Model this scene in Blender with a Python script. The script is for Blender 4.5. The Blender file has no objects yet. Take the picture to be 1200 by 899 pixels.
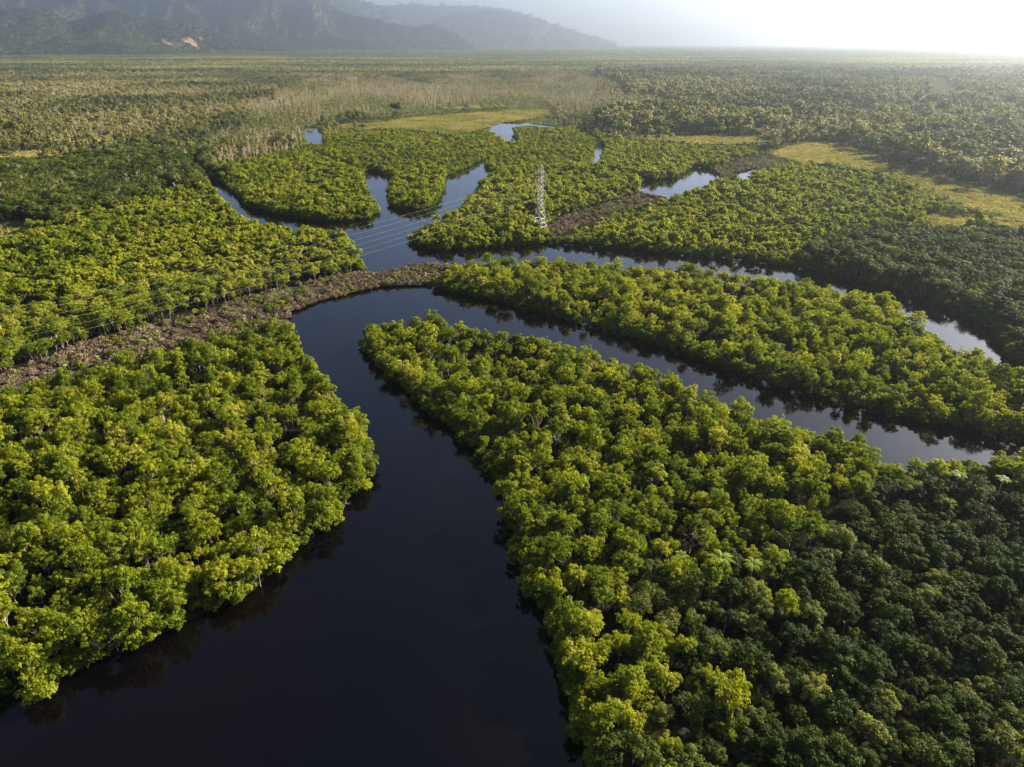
import bpy, math, random
import numpy as np
from mathutils import Vector, Euler
from mathutils.geometry import tessellate_polygon

rng = np.random.default_rng(11)
random.seed(5)
R = math.radians
scene = bpy.context.scene
C = scene.collection

# ------------------------------------------------------------------ camera
CAM_H = 100.0
FPX, CX, CY = 811.0, 600.0, 449.5
HORIZON = 49.0
PITCH = math.atan((CY - HORIZON) / FPX)
cp, sp = math.cos(PITCH), math.sin(PITCH)
cd = bpy.data.cameras.new('camera'); cam = bpy.data.objects.new('camera', cd); C.objects.link(cam)
cam.location = (0, 0, CAM_H); cam.rotation_euler = (math.pi / 2 - PITCH, 0, 0)
cd.sensor_width = 36.0; cd.lens = 36.0 * FPX / 1200.0
cd.clip_start = 1.0; cd.clip_end = 60000
scene.camera = cam

def ray(px, py):
    a, b = (px - CX) / FPX, (CY - py) / FPX
    return np.array([a, cp + b * sp, -sp + b * cp])
def unproj(px, py, z=0.0):
    d = ray(px, py); k = (z - CAM_H) / d[2]
    return np.array([d[0] * k, d[1] * k])
def at_dist(px, py, Y):
    d = ray(px, py); k = Y / d[1]
    return np.array([d[0] * k, Y, CAM_H + d[2] * k])
def proj(x, y, z):
    dz = z - CAM_H
    dep = y * cp - dz * sp
    up = y * sp + dz * cp
    dep = np.maximum(dep, 1e-3)
    return CX + FPX * x / dep, CY - FPX * up / dep, dep

# ------------------------------------------------------------------ numpy helpers
def vnoise(x, y, seed=0):
    xi = np.floor(x).astype(np.int64); yi = np.floor(y).astype(np.int64)
    xf = x - xi; yf = y - yi
    u = xf * xf * (3 - 2 * xf); v = yf * yf * (3 - 2 * yf)
    def h(a, b):
        n = (a * 374761393 + b * 668265263 + seed * 1442695041) & 0xffffffff
        n = ((n ^ (n >> 13)) * 1274126177) & 0xffffffff
        return ((n ^ (n >> 16)) & 0xffff) / 65535.0
    return (h(xi, yi) * (1 - u) + h(xi + 1, yi) * u) * (1 - v) + (h(xi, yi + 1) * (1 - u) + h(xi + 1, yi + 1) * u) * v
def fbm(x, y, o=4, seed=0):
    s = 0; a = .5; t = 0
    for k in range(o):
        s = s + a * vnoise(x * 2**k + 17.3 * k, y * 2**k - 9.1 * k, seed + k); t += a; a *= .5
    return s / t
def ridged(x, y, o=4, seed=0):
    s = 0; a = .5; t = 0
    for k in range(o):
        s = s + a * (1 - np.abs(2 * vnoise(x * 2**k + 7.7 * k, y * 2**k + 3.1 * k, seed + k) - 1)); t += a; a *= .5
    return s / t
def inside(px, py, poly):
    r = np.zeros(px.shape, bool); n = len(poly); j = n - 1
    for i in range(n):
        x1, y1 = poly[i][0], poly[i][1]; x2, y2 = poly[j][0], poly[j][1]
        if y1 != y2:
            c = ((y1 > py) != (y2 > py)) & (px < (x2 - x1) * (py - y1) / (y2 - y1) + x1)
            r ^= c
        j = i
    return r
def segdist(x, y, pts, closed):
    d = np.full(x.shape, 1e9); n = len(pts)
    for i in range(n if closed else n - 1):
        ax, ay = pts[i]; bx, by = pts[(i + 1) % n]
        dx, dy = bx - ax, by - ay; L = dx * dx + dy * dy + 1e-9
        t = np.clip(((x - ax) * dx + (y - ay) * dy) / L, 0, 1)
        d = np.minimum(d, np.hypot(x - ax - t * dx, y - ay - t * dy))
    return d
def arc(x, y, pts):
    """nearest arc length and distance along an open polyline"""
    d = np.full(x.shape, 1e9); s = np.zeros(x.shape); acc = 0
    for i in range(len(pts) - 1):
        ax, ay = pts[i]; bx, by = pts[i + 1]
        dx, dy = bx - ax, by - ay; L = dx * dx + dy * dy + 1e-9
        t = np.clip(((x - ax) * dx + (y - ay) * dy) / L, 0, 1)
        q = np.hypot(x - ax - t * dx, y - ay - t * dy)
        m = q < d; d = np.where(m, q, d); s = np.where(m, acc + t * math.sqrt(L), s); acc += math.sqrt(L)
    return s, d

def np_mesh(name, V, F, mats=(), smooth=False, midx=None, attrs=None):
    """V (n,3); F (m,k) array of equal-sized faces"""
    me = bpy.data.meshes.new(name)
    V = np.asarray(V, np.float32); F = np.asarray(F, np.int32)
    me.vertices.add(len(V)); me.vertices.foreach_set('co', V.ravel())
    me.loops.add(F.size); me.loops.foreach_set('vertex_index', F.ravel())
    me.polygons.add(len(F)); k = F.shape[1]
    me.polygons.foreach_set('loop_start', np.arange(0, F.size, k, dtype=np.int32))
    if midx is not None: me.polygons.foreach_set('material_index', np.asarray(midx, np.int32))
    for m in mats: me.materials.append(m)
    if attrs:
        for an, av in attrs.items():
            a = me.attributes.new(an, 'FLOAT', 'POINT'); a.data.foreach_set('value', np.asarray(av, np.float32))
    me.update(calc_edges=True)
    me.polygons.foreach_set('use_smooth', np.full(len(F), smooth))
    me.validate()
    return me
def link(name, me, parent=None, **props):
    o = bpy.data.objects.new(name, me); C.objects.link(o)
    if parent: o.parent = parent
    for k, v in props.items(): o[k] = v
    return o
def thing(name, label, cat, loc=(0, 0, 0), group=None):
    o = bpy.data.objects.new(name, None); C.objects.link(o)
    o.location = loc; o.empty_display_size = 1
    o['label'] = label; o['category'] = cat
    if group: o['group'] = group
    return o

# ------------------------------------------------------------------ materials
def mat_new(name):
    m = bpy.data.materials.new(name); m.use_nodes = True
    nt = m.node_tree; nt.nodes.clear()
    return m, nt, nt.nodes, nt.links
def ramp(N, pts):
    r = N.new('ShaderNodeValToRGB'); e = r.color_ramp.elements
    while len(e) > 1: e.remove(e[-1])
    e[0].position = pts[0][0]; e[0].color = (*pts[0][1], 1)
    for p, c in pts[1:]:
        q = e.new(p); q.color = (*c, 1)
    return r
def foliage(name, cols, trans=.35, rough=.55, tcol=(1.25, 1.35, .5), spec=.25):
    """cols: ramp from the darkest to the brightest leaf colour; position = tree tint + leaf variation"""
    m, nt, N, L = mat_new(name)
    out = N.new('ShaderNodeOutputMaterial')
    ti = N.new('ShaderNodeAttribute'); ti.attribute_type = 'INSTANCER'; ti.attribute_name = 'tint'
    v = N.new('ShaderNodeAttribute'); v.attribute_type = 'GEOMETRY'; v.attribute_name = 'v'
    ma = N.new('ShaderNodeMath'); ma.operation = 'MULTIPLY_ADD'; ma.inputs[1].default_value = .42
    L.new(v.outputs['Fac'], ma.inputs[0])
    mb = N.new('ShaderNodeMath'); mb.operation = 'MULTIPLY'; mb.inputs[1].default_value = .62
    L.new(ti.outputs['Fac'], mb.inputs[0]); L.new(mb.outputs[0], ma.inputs[2])
    r = ramp(N, cols); L.new(ma.outputs[0], r.inputs[0])
    p = N.new('ShaderNodeBsdfPrincipled'); p.inputs['Roughness'].default_value = rough
    p.inputs['Specular IOR Level'].default_value = spec
    L.new(r.outputs[0], p.inputs['Base Color'])
    t = N.new('ShaderNodeBsdfTranslucent')
    mx = N.new('ShaderNodeMix'); mx.data_type = 'RGBA'; mx.blend_type = 'MULTIPLY'; mx.inputs[0].default_value = 1
    L.new(r.outputs[0], mx.inputs[6]); mx.inputs[7].default_value = (*tcol, 1)
    L.new(mx.outputs[2], t.inputs['Color'])
    ms = N.new('ShaderNodeMixShader'); ms.inputs[0].default_value = trans
    L.new(p.outputs[0], ms.inputs[1]); L.new(t.outputs[0], ms.inputs[2]); L.new(ms.outputs[0], out.inputs[0])
    return m
def noisy(name, cols, scale=.2, rough=.9, bump=0., bscale=None, detail=6, spec=.3, coord='Object'):
    m, nt, N, L = mat_new(name)
    out = N.new('ShaderNodeOutputMaterial'); p = N.new('ShaderNodeBsdfPrincipled')
    p.inputs['Roughness'].default_value = rough; p.inputs['Specular IOR Level'].default_value = spec
    tc = N.new('ShaderNodeTexCoord'); n = N.new('ShaderNodeTexNoise')
    n.inputs['Scale'].default_value = scale; n.inputs['Detail'].default_value = detail; n.inputs['Roughness'].default_value = .65
    L.new(tc.outputs[coord], n.inputs['Vector'])
    r = ramp(N, cols); L.new(n.outputs['Fac'], r.inputs[0]); L.new(r.outputs[0], p.inputs['Base Color'])
    if bump:
        n2 = N.new('ShaderNodeTexNoise'); n2.inputs['Scale'].default_value = bscale or scale * 5
        n2.inputs['Detail'].default_value = 5
        L.new(tc.outputs[coord], n2.inputs['Vector'])
        b = N.new('ShaderNodeBump'); b.inputs['Strength'].default_value = 1; b.inputs['Distance'].default_value = bump
        L.new(n2.outputs['Fac'], b.inputs['Height']); L.new(b.outputs[0], p.inputs['Normal'])
    L.new(p.outputs[0], out.inputs[0])
    return m

M_MANG = foliage('mangrove_leaves', [(.0, (.030, .052, .004)), (.28, (.078, .112, .006)), (.52, (.150, .176, .009)),
 (.78, (.235, .240, .014)), (1., (.26, .235, .09))], trans=.48, spec=.10, tcol=(1.4, 1.4, .35))
M_DARK = foliage('broadleaf_leaves', [(.0, (.009, .017, .004)), (.30, (.022, .038, .006)), (.55, (.055, .074, .010)),
 (.72, (.085, .100, .015)), (.86, (.115, .115, .035)), (1., (.17, .22, .012))], trans=.28, spec=.06)
M_FARF = foliage('forest_leaves', [(.0, (.014, .025, .007)), (.25, (.045, .064, .012)), (.50, (.125, .132, .026)),
 (.75, (.23, .205, .07)), (1., (.38, .32, .18))], trans=.25, spec=.12)
M_PALM = foliage('palm_fronds', [(0, (.08, .13, .006)), (1, (.20, .25, .012))], trans=.5)
M_DRYF = foliage('dry_fronds', [(0, (.14, .10, .03)), (1, (.30, .22, .10))], trans=.2, tcol=(1, 1, 1))
M_BARK = noisy('grey_bark', [(.3, (.14, .12, .095)), (.7, (.32, .28, .23))], 3, bump=.02)
M_PALE = noisy('pale_dead_wood', [(.3, (.26, .20, .135)), (.7, (.48, .38, .26))], 2, bump=.02)
M_TWIG = foliage('brown_scrub', [(0, (.035, .024, .017)), (.4, (.115, .080, .056)), (.72, (.25, .18, .125)), (.8, (.12, .14, .03)), (1, (.16, .21, .03))], trans=.15, tcol=(1, 1, .8))
def ground_mat():
    """wet mud under the trees, sedge on the meadows, trampled brown floor in the cleared corridor"""
    m, nt, N, L = mat_new('delta_ground')
    out = N.new('ShaderNodeOutputMaterial'); d = N.new('ShaderNodeBsdfDiffuse'); tc = N.new('ShaderNodeTexCoord')
    def tex(scale, det, cols):
        n = N.new('ShaderNodeTexNoise'); n.inputs['Scale'].default_value = scale; n.inputs['Detail'].default_value = det; n.inputs['Roughness'].default_value = .65
        L.new(tc.outputs['Object'], n.inputs['Vector']); r = ramp(N, cols); L.new(n.outputs['Fac'], r.inputs[0]); return r.outputs[0], n.outputs['Fac']
    mud, _ = tex(.25, 5, [(.3, (.006, .006, .003)), (.55, (.012, .011, .007)), (.8, (.014, .018, .007))])
    mea, _ = tex(.035, 10, [(.30, (.035, .050, .010)), (.42, (.085, .088, .024)), (.56, (.115, .092, .034)), (.70, (.058, .068, .016))])
    clr, _ = tex(.3, 6, [(.3, (.014, .010, .007)), (.5, (.038, .028, .021)), (.7, (.075, .055, .040))])
    wob, wf = tex(.09, 4, [(0, (0, 0, 0)), (1, (1, 1, 1))])
    def mask(name):
        at = N.new('ShaderNodeAttribute'); at.attribute_type = 'GEOMETRY'; at.attribute_name = name
        s1 = N.new('ShaderNodeMath'); s1.operation = 'MULTIPLY_ADD'; s1.inputs[1].default_value = .9; L.new(wf, s1.inputs[0]); L.new(at.outputs['Fac'], s1.inputs[2])
        mr = N.new('ShaderNodeMapRange'); mr.inputs[1].default_value = .87; mr.inputs[2].default_value = 1.02; L.new(s1.outputs[0], mr.inputs[0]); return mr.outputs[0]
    def mixc(f, x, y):
        q = N.new('ShaderNodeMix'); q.data_type = 'RGBA'; L.new(f, q.inputs[0]); L.new(x, q.inputs[6]); L.new(y, q.inputs[7]); return q.outputs[2]
    bru, _ = tex(.05, 8, [(.3, (.014, .022, .006)), (.5, (.036, .046, .013)), (.7, (.075, .078, .026))])
    ab = N.new('ShaderNodeAttribute'); ab.attribute_type = 'GEOMETRY'; ab.attribute_name = 'brush'; mud = mixc(ab.outputs['Fac'], mud, bru)
    c = mixc(mask('meadow'), mud, mea); c = mixc(mask('cleared'), c, clr); L.new(c, d.inputs[0])
    n2 = N.new('ShaderNodeTexNoise'); n2.inputs['Scale'].default_value = .8; n2.inputs['Detail'].default_value = 6; L.new(tc.outputs['Object'], n2.inputs['Vector'])
    bm = N.new('ShaderNodeBump'); bm.inputs['Distance'].default_value = .5; L.new(n2.outputs['Fac'], bm.inputs['Height']); L.new(bm.outputs[0], d.inputs['Normal'])
    L.new(d.outputs[0], out.inputs[0]); return m
M_GROUND = ground_mat()
M_HILL = noisy('hill_forest', [(.3, (.006, .011, .004)), (.55, (.011, .018, .006)), (.75, (.022, .030, .008))], .012, bump=10, bscale=.03)
M_SCAR = noisy('bare_red_earth', [(.35, (.085, .040, .026)), (.5, (.16, .085, .055)), (.65, (.26, .19, .13))], .03, bump=3)
M_STEEL = noisy('painted_lattice_steel', [(.3, (.19, .19, .185)), (.7, (.32, .315, .305))], .8, rough=.5, spec=.5)
M_CONC = noisy('concrete', [(.3, (.25, .24, .22)), (.7, (.38, .37, .34))], 2)
M_GLASSY = noisy('insulator_porcelain', [(.3, (.45, .42, .40)), (.7, (.6, .6, .6))], 2, rough=.3, spec=.6)
M_WIRE = noisy('aluminium_cable', [(.3, (.34, .34, .34)), (.7, (.42, .42, .42))], 1, rough=.45, spec=.6)

def water_mat():
    m, nt, N, L = mat_new('dark_river_water')
    out = N.new('ShaderNodeOutputMaterial'); p = N.new('ShaderNodeBsdfPrincipled')
    p.inputs['Roughness'].default_value = .03; p.inputs['IOR'].default_value = 1.33; p.inputs['Specular IOR Level'].default_value = .4
    tc = N.new('ShaderNodeTexCoord')
    n0 = N.new('ShaderNodeTexNoise'); n0.inputs['Scale'].default_value = .012; n0.inputs['Detail'].default_value = 3
    L.new(tc.outputs['Object'], n0.inputs['Vector'])
    r = ramp(N, [(.35, (.0003, .0005, .0012)), (.7, (.0020, .0009, .0008))])
    L.new(n0.outputs['Fac'], r.inputs[0]); L.new(r.outputs[0], p.inputs['Base Color'])
    n = N.new('ShaderNodeTexNoise'); n.inputs['Scale'].default_value = .9; n.inputs['Detail'].default_value = 3
    L.new(tc.outputs['Object'], n.inputs['Vector'])
    b = N.new('ShaderNodeBump'); b.inputs['Strength'].default_value = .6; b.inputs['Distance'].default_value = .035
    L.new(n.outputs['Fac'], b.inputs['Height'])
    n3 = N.new('ShaderNodeTexNoise'); n3.inputs['Scale'].default_value = .03; n3.inputs['Detail'].default_value = 2
    L.new(tc.outputs['Object'], n3.inputs['Vector'])
    mr = N.new('ShaderNodeMapRange'); mr.inputs[1].default_value = .45; mr.inputs[2].default_value = .7
    mr.inputs[3].default_value = .02; mr.inputs[4].default_value = .06
    L.new(n3.outputs['Fac'], mr.inputs[0]); L.new(mr.outputs[0], p.inputs['Roughness'])
    L.new(b.outputs[0], p.inputs['Normal']); L.new(p.outputs[0], out.inputs[0])
    return m
M_WATER = water_mat()

# ------------------------------------------------------------------ water bodies (pixel, height of the outline seen there)
W, H = 2.0, 7.0
river = [(-160, 850, W), (0, 806, W), (30, 818, W), (52, 806, W), (70, 785, W), (110, 765, W), (160, 750, W), (200, 727, W), (250, 707, W), (290, 690, W),
         (330, 648, W), (365, 625, W), (388, 604, W), (388, 585, W), (420, 570, W), (434, 545, W), (434, 520, W), (415, 500, W),
         (390, 470, W), (360, 430, W), (345, 405, W), (332, 382, W), (338, 366, .5), (370, 353, .5), (405, 344, .5), (440, 336, .5),
         (466, 334, .5), (500, 333, .5), (530, 340, .5), (570, 350, 0), (620, 362, 0), (660, 373, 0), (700, 384, 0), (750, 399, 0),
         (800, 413, 0), (850, 433, 0), (900, 450, 0), (960, 467, 0), (1040, 484, 0), (1120, 503, 0), (1172, 512, 0), (1300, 520, 0),
         (1420, 560, 0), (1260, 530, 7.0), (1200, 524, 7.0), (1170, 526, 7.0), (1130, 532, 7.0), (1080, 538, 7.0), (1040, 536, 7.0), (1022, 520, 7.0), (1000, 508, 7.0),
         (950, 496, 7.0), (900, 483, 7.0), (850, 467, 7.0), (790, 449, 7.0), (745, 425, 7.0), (700, 409, 7.0), (650, 396, 7.0), (600, 384, 7.0),
         (560, 381, 7.0), (500, 373, 7.0), (465, 374, 7.0), (432, 382, 5), (424, 396, 4), (432, 415, W), (458, 440, W), (490, 466, W),
         (528, 492, W), (556, 520, W), (586, 556, W), (598, 600, W), (602, 640, W), (620, 682, W), (642, 715, W), (650, 760, W),
         (668, 800, W), (682, 850, W), (700, 899, W), (730, 980, W), (700, 1200, 0), (-260, 1200, 0), (-300, 900, 0)]
upper = [(236, 203, 0), (262, 214, 0), (277, 228, 0), (292, 243, 0), (320, 251, 0), (360, 258, 0), (400, 260, 0), (430, 256, 0), (444, 249, 0),
         (438, 241, 0), (428, 226, 0), (424, 208, 0), (432, 200, 0), (446, 201, 0), (461, 211, 0), (456, 228, 0), (457, 241, 0), (470, 245, 0), (490, 246, 0), (507, 242, 0),
         (516, 228, 0), (521, 207, 0), (550, 195, 0), (566, 188, 0), (580, 198, H), (564, 207, H), (557, 222, H), (538, 240, H), (516, 256, 5), (488, 270, 4),
         (481, 280, 1), (490, 288, 1), (520, 292, 1), (560, 289, 1), (600, 286, 1), (640, 285, 0), (700, 289, 0), (740, 293, 0), (800, 299, 0),
         (850, 302, 0), (900, 309, 0), (950, 317, 0), (1000, 328, 0), (1060, 343, 0), (1110, 360, 0), (1150, 378, 0), (1172, 400, 0),
         (1185, 420, 0), (1300, 470, 0), (1320, 480, H), (1200, 436, H), (1165, 421, H), (1135, 410, H), (1105, 392, H), (1078, 374, H), (1058, 354, H),
         (1040, 343, H), (1000, 336, H), (960, 331, H), (920, 324, H), (870, 317, H), (830, 312, H), (790, 308, H), (740, 308, H), (690, 305, H),
         (640, 301, H), (600, 302, H), (560, 306, 5), (530, 308, 3), (505, 308, 1.5), (480, 311, 1.5), (468, 314, 1.5), (450, 317, 1.5), (430, 320, 1.5),
         (422, 306, 3), (412, 290, 4), (408, 274, 5), (380, 270, H), (340, 263, H), (300, 256, H), (275, 246, H), (258, 232, 5), (244, 216, 4)]
reach = [(750, 210, 0), (768, 211, 0), (788, 209, 0), (803, 201, 0), (812, 195, 0), (836, 198, 0), (850, 206, 3), (838, 211, H), (808, 223, H), (790, 226, 5), (765, 226, 3), (745, 218, 5)]
pool1 = [(856, 204, 0), (868, 201, 0), (886, 197, 0), (892, 203, 4), (870, 210, H)]
bend = [(692, 172, 0), (700, 170, 0), (712, 170, 0), (709, 176, 2), (702, 188, H), (690, 188, H), (695, 180, 0)]
loop = [(576, 147, 0), (590, 144, 0), (620, 144, 0), (622, 147, 0), (602, 149, 0), (600, 154, 0), (610, 163, H), (592, 162, H), (572, 155, 3)]
pool2 = [(358, 153, 0), (370, 150, 0), (376, 156, 0), (380, 166, H), (356, 166, H)]
bodies = [[tuple(unproj(*v)) for v in b] for b in (river, upper, reach, pool1, bend, loop, pool2)]
def pl(pts): return [tuple(unproj(a, b, 0)) for a, b in pts]
channels = [(pl([(468, 335), (471, 324), (469, 312)]), 1.6), (pl([(438, 206), (405, 195), (372, 183), (340, 178)]), 9),
            (pl([(556, 193), (575, 186), (605, 182), (645, 186), (690, 197), (730, 208), (770, 217)]), 11),
            (pl([(620, 146), (660, 151), (690, 160), (705, 172)]), 9), (pl([(693, 184), (740, 192), (800, 198)]), 5),
            (pl([(236, 204), (228, 196), (232, 188)]), 8)]
def water_sd(x, y):
    d = np.full(x.shape, 1e9)
    for b in bodies:
        q = segdist(x, y, b, True); d = np.minimum(d, np.where(inside(x, y, b), -q, q))
    for c, w in channels:
        d = np.minimum(d, segdist(x, y, c, False) - w / 2)
    return d

# ------------------------------------------------------------------ zones (pixel polygons of what covers the land)
meadow_px = [[(-60, 262), (0, 261), (25, 259), (44, 264), (30, 274), (0, 283), (-60, 300)],
             [(385, 149), (410, 145), (440, 144), (480, 138), (530, 134), (590, 130), (645, 128), (650, 136), (610, 142), (575, 150), (555, 156), (520, 158), (470, 152), (400, 152)],
             [(510, 127), (560, 123), (610, 124), (590, 127), (540, 129)],
             [(728, 157), (800, 158), (880, 160), (905, 168), (860, 170), (800, 168), (750, 164)],
             [(900, 180), (920, 172), (950, 167), (990, 167), (1012, 178), (1060, 195), (1130, 214), (1200, 231), (1300, 255), (1300, 290), (1200, 268),
              (1150, 262), (1170, 252), (1110, 240), (1080, 222), (1040, 206), (990, 195), (940, 190), (910, 187)],
             [(1045, 256), (1100, 251), (1165, 260), (1120, 268)],
             [(-60, 178), (60, 176), (100, 182), (40, 186), (-60, 188)]]
brown_px = [[(-80, 470), (0, 440), (100, 402), (200, 374), (300, 345), (370, 329), (425, 317), (468, 311), (510, 304), (548, 302), (520, 318), (490, 344), (440, 350),
             (400, 362), (345, 378), (318, 385), (240, 396), (130, 428), (0, 461), (-80, 492)],
            [(632, 272), (660, 254), (720, 236), (765, 223), (800, 219), (815, 219), (800, 227), (755, 240), (710, 252), (680, 264), (645, 278)],
            [(835, 199), (870, 186), (905, 183), (925, 187), (905, 196), (870, 207), (840, 209)]]
K1 = [(1026, 548), (1080, 540), (1200, 528), (1400, 530), (1500, 1100), (740, 1100), (712, 820), (705, 740), (730, 680), (780, 636), (860, 628), (950, 612), (1000, 585)]
K2 = [(925, 306), (955, 282), (1000, 266), (1050, 262), (1110, 270), (1200, 262), (1500, 290), (1500, 600), (1240, 470), (1160, 405), (1100, 360), (1000, 330)]
K3 = [(-200, 180), (100, 178), (225, 170), (256, 192), (240, 210), (150, 222), (110, 233), (40, 250), (-200, 262)]
MANG = [(-400, 256), (0, 262), (44, 258), (110, 234), (235, 211), (252, 190), (300, 180), (358, 170), (372, 152), (400, 150), (470, 152), (556, 155), (580, 142), (640, 142),
        (720, 156), (750, 164), (860, 169), (910, 181), (990, 193), (1050, 205), (1110, 238), (1170, 252), (1600, 300), (1600, 2000), (-800, 2000)]
SNAG = [(225, 200), (262, 150), (330, 112), (400, 90), (560, 88), (720, 95), (770, 128), (700, 130), (640, 122), (560, 121), (480, 128), (385, 142), (352, 160), (300, 178), (250, 190)]
rowpx = [(860, 166), (900, 158), (960, 143), (1020, 130), (1080, 117), (1110, 106), (1095, 92), (1040, 78)]
row_w = [tuple(unproj(a, b, 8)) for a, b in rowpx]
meadows_w = [[tuple(unproj(a, b, .5)) for a, b in m] for m in meadow_px]
browns_w = [[tuple(unproj(a, b, .7)) for a, b in m] for m in brown_px]

# ------------------------------------------------------------------ ground sheet and water sheet
def spaced(a, b, step, lo, hi, g=1.13):
    m = list(np.arange(a, b + .1, step)); s = step; v = b
    while v < hi: s *= g; v += s; m.append(v)
    s = step; v = a
    while v > lo: s *= g; v -= s; m.insert(0, v)
    return np.array(m)
gx = spaced(-560, 640, 3.5, -12500, 12500); gy = spaced(20, 1300, 3.5, -300, 15600)
X, Y = np.meshgrid(gx, gy)
sd = water_sd(X.ravel(), Y.ravel()).reshape(X.shape)
Z = np.where(sd > 0, np.minimum(.45, -.05 + sd * .4), np.maximum(-1.8, -.05 + sd * .5))
nx, ny = len(gx), len(gy)
idx = np.arange(nx * ny).reshape(ny, nx)
F = np.stack([idx[:-1, :-1], idx[:-1, 1:], idx[1:, 1:], idx[1:, :-1]], -1).reshape(-1, 4)
def cover(polys):
    c = np.zeros(X.size)
    for p in polys:
        q = segdist(X.ravel(), Y.ravel(), p, True); c = np.maximum(c, np.clip(.5 + np.where(inside(X.ravel(), Y.ravel(), p), q, -q) / 14, 0, 1))
    return c
link('ground', np_mesh('ground', np.stack([X, Y, Z], -1).reshape(-1, 3), F, [M_GROUND], True, attrs={'brush': np.clip((Y.ravel() - 560 - .25 * np.abs(X.ravel())) / 260, 0, 1), 'meadow': cover(meadows_w), 'cleared': cover(browns_w)}), kind='structure')
link('water', np_mesh('water', [(-900, -280, 0), (900, -280, 0), (900, 1500, 0), (-900, 1500, 0)], [(0, 1, 2, 3)], [M_WATER]), kind='structure')

# ------------------------------------------------------------------ tree forms
def unit(n):
    v = rng.normal(size=(n, 3)); return v / np.linalg.norm(v, axis=1, keepdims=True)
def quads(Cc, Nn, a, b, v):
    n = len(Cc)
    Nn = Nn / (np.linalg.norm(Nn, axis=1, keepdims=True) + 1e-9)
    t = np.cross(Nn, unit(n)); t /= (np.linalg.norm(t, axis=1, keepdims=True) + 1e-9)
    s = np.cross(Nn, t)
    a = np.asarray(a).reshape(-1, 1); b = np.asarray(b).reshape(-1, 1)
    V = np.stack([Cc - t * a, Cc - s * b + Nn * a * .18, Cc + t * a, Cc + s * b + Nn * a * .18], 1).reshape(-1, 3)
    return V, np.arange(n * 4).reshape(-1, 4), np.repeat(v, 4)
def tube(pts, rad, sides=5):
    """tapered tube through pts"""
    V = []; Fc = []
    P = np.array(pts, float)
    for i, p in enumerate(P):
        d = P[min(i + 1, len(P) - 1)] - P[max(i - 1, 0)]; d /= np.linalg.norm(d) + 1e-9
        u = np.cross(d, [0.3, .9, .1]); u /= np.linalg.norm(u) + 1e-9; w = np.cross(d, u)
        for k in range(sides):
            an = 2 * math.pi * k / sides
            V.append(p + rad[i] * (math.cos(an) * u + math.sin(an) * w))
    for i in range(len(P) - 1):
        for k in range(sides):
            a = i * sides + k; b = i * sides + (k + 1) % sides
            Fc.append((a, b, b + sides, a + sides))
    return np.array(V), np.array(Fc)
def merge(parts):
    V = []; Fc = []; n = 0
    for v, f in parts: V.append(v); Fc.append(f + n); n += len(v)
    return np.concatenate(V), np.concatenate(Fc)
class Form:
    pass
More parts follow.
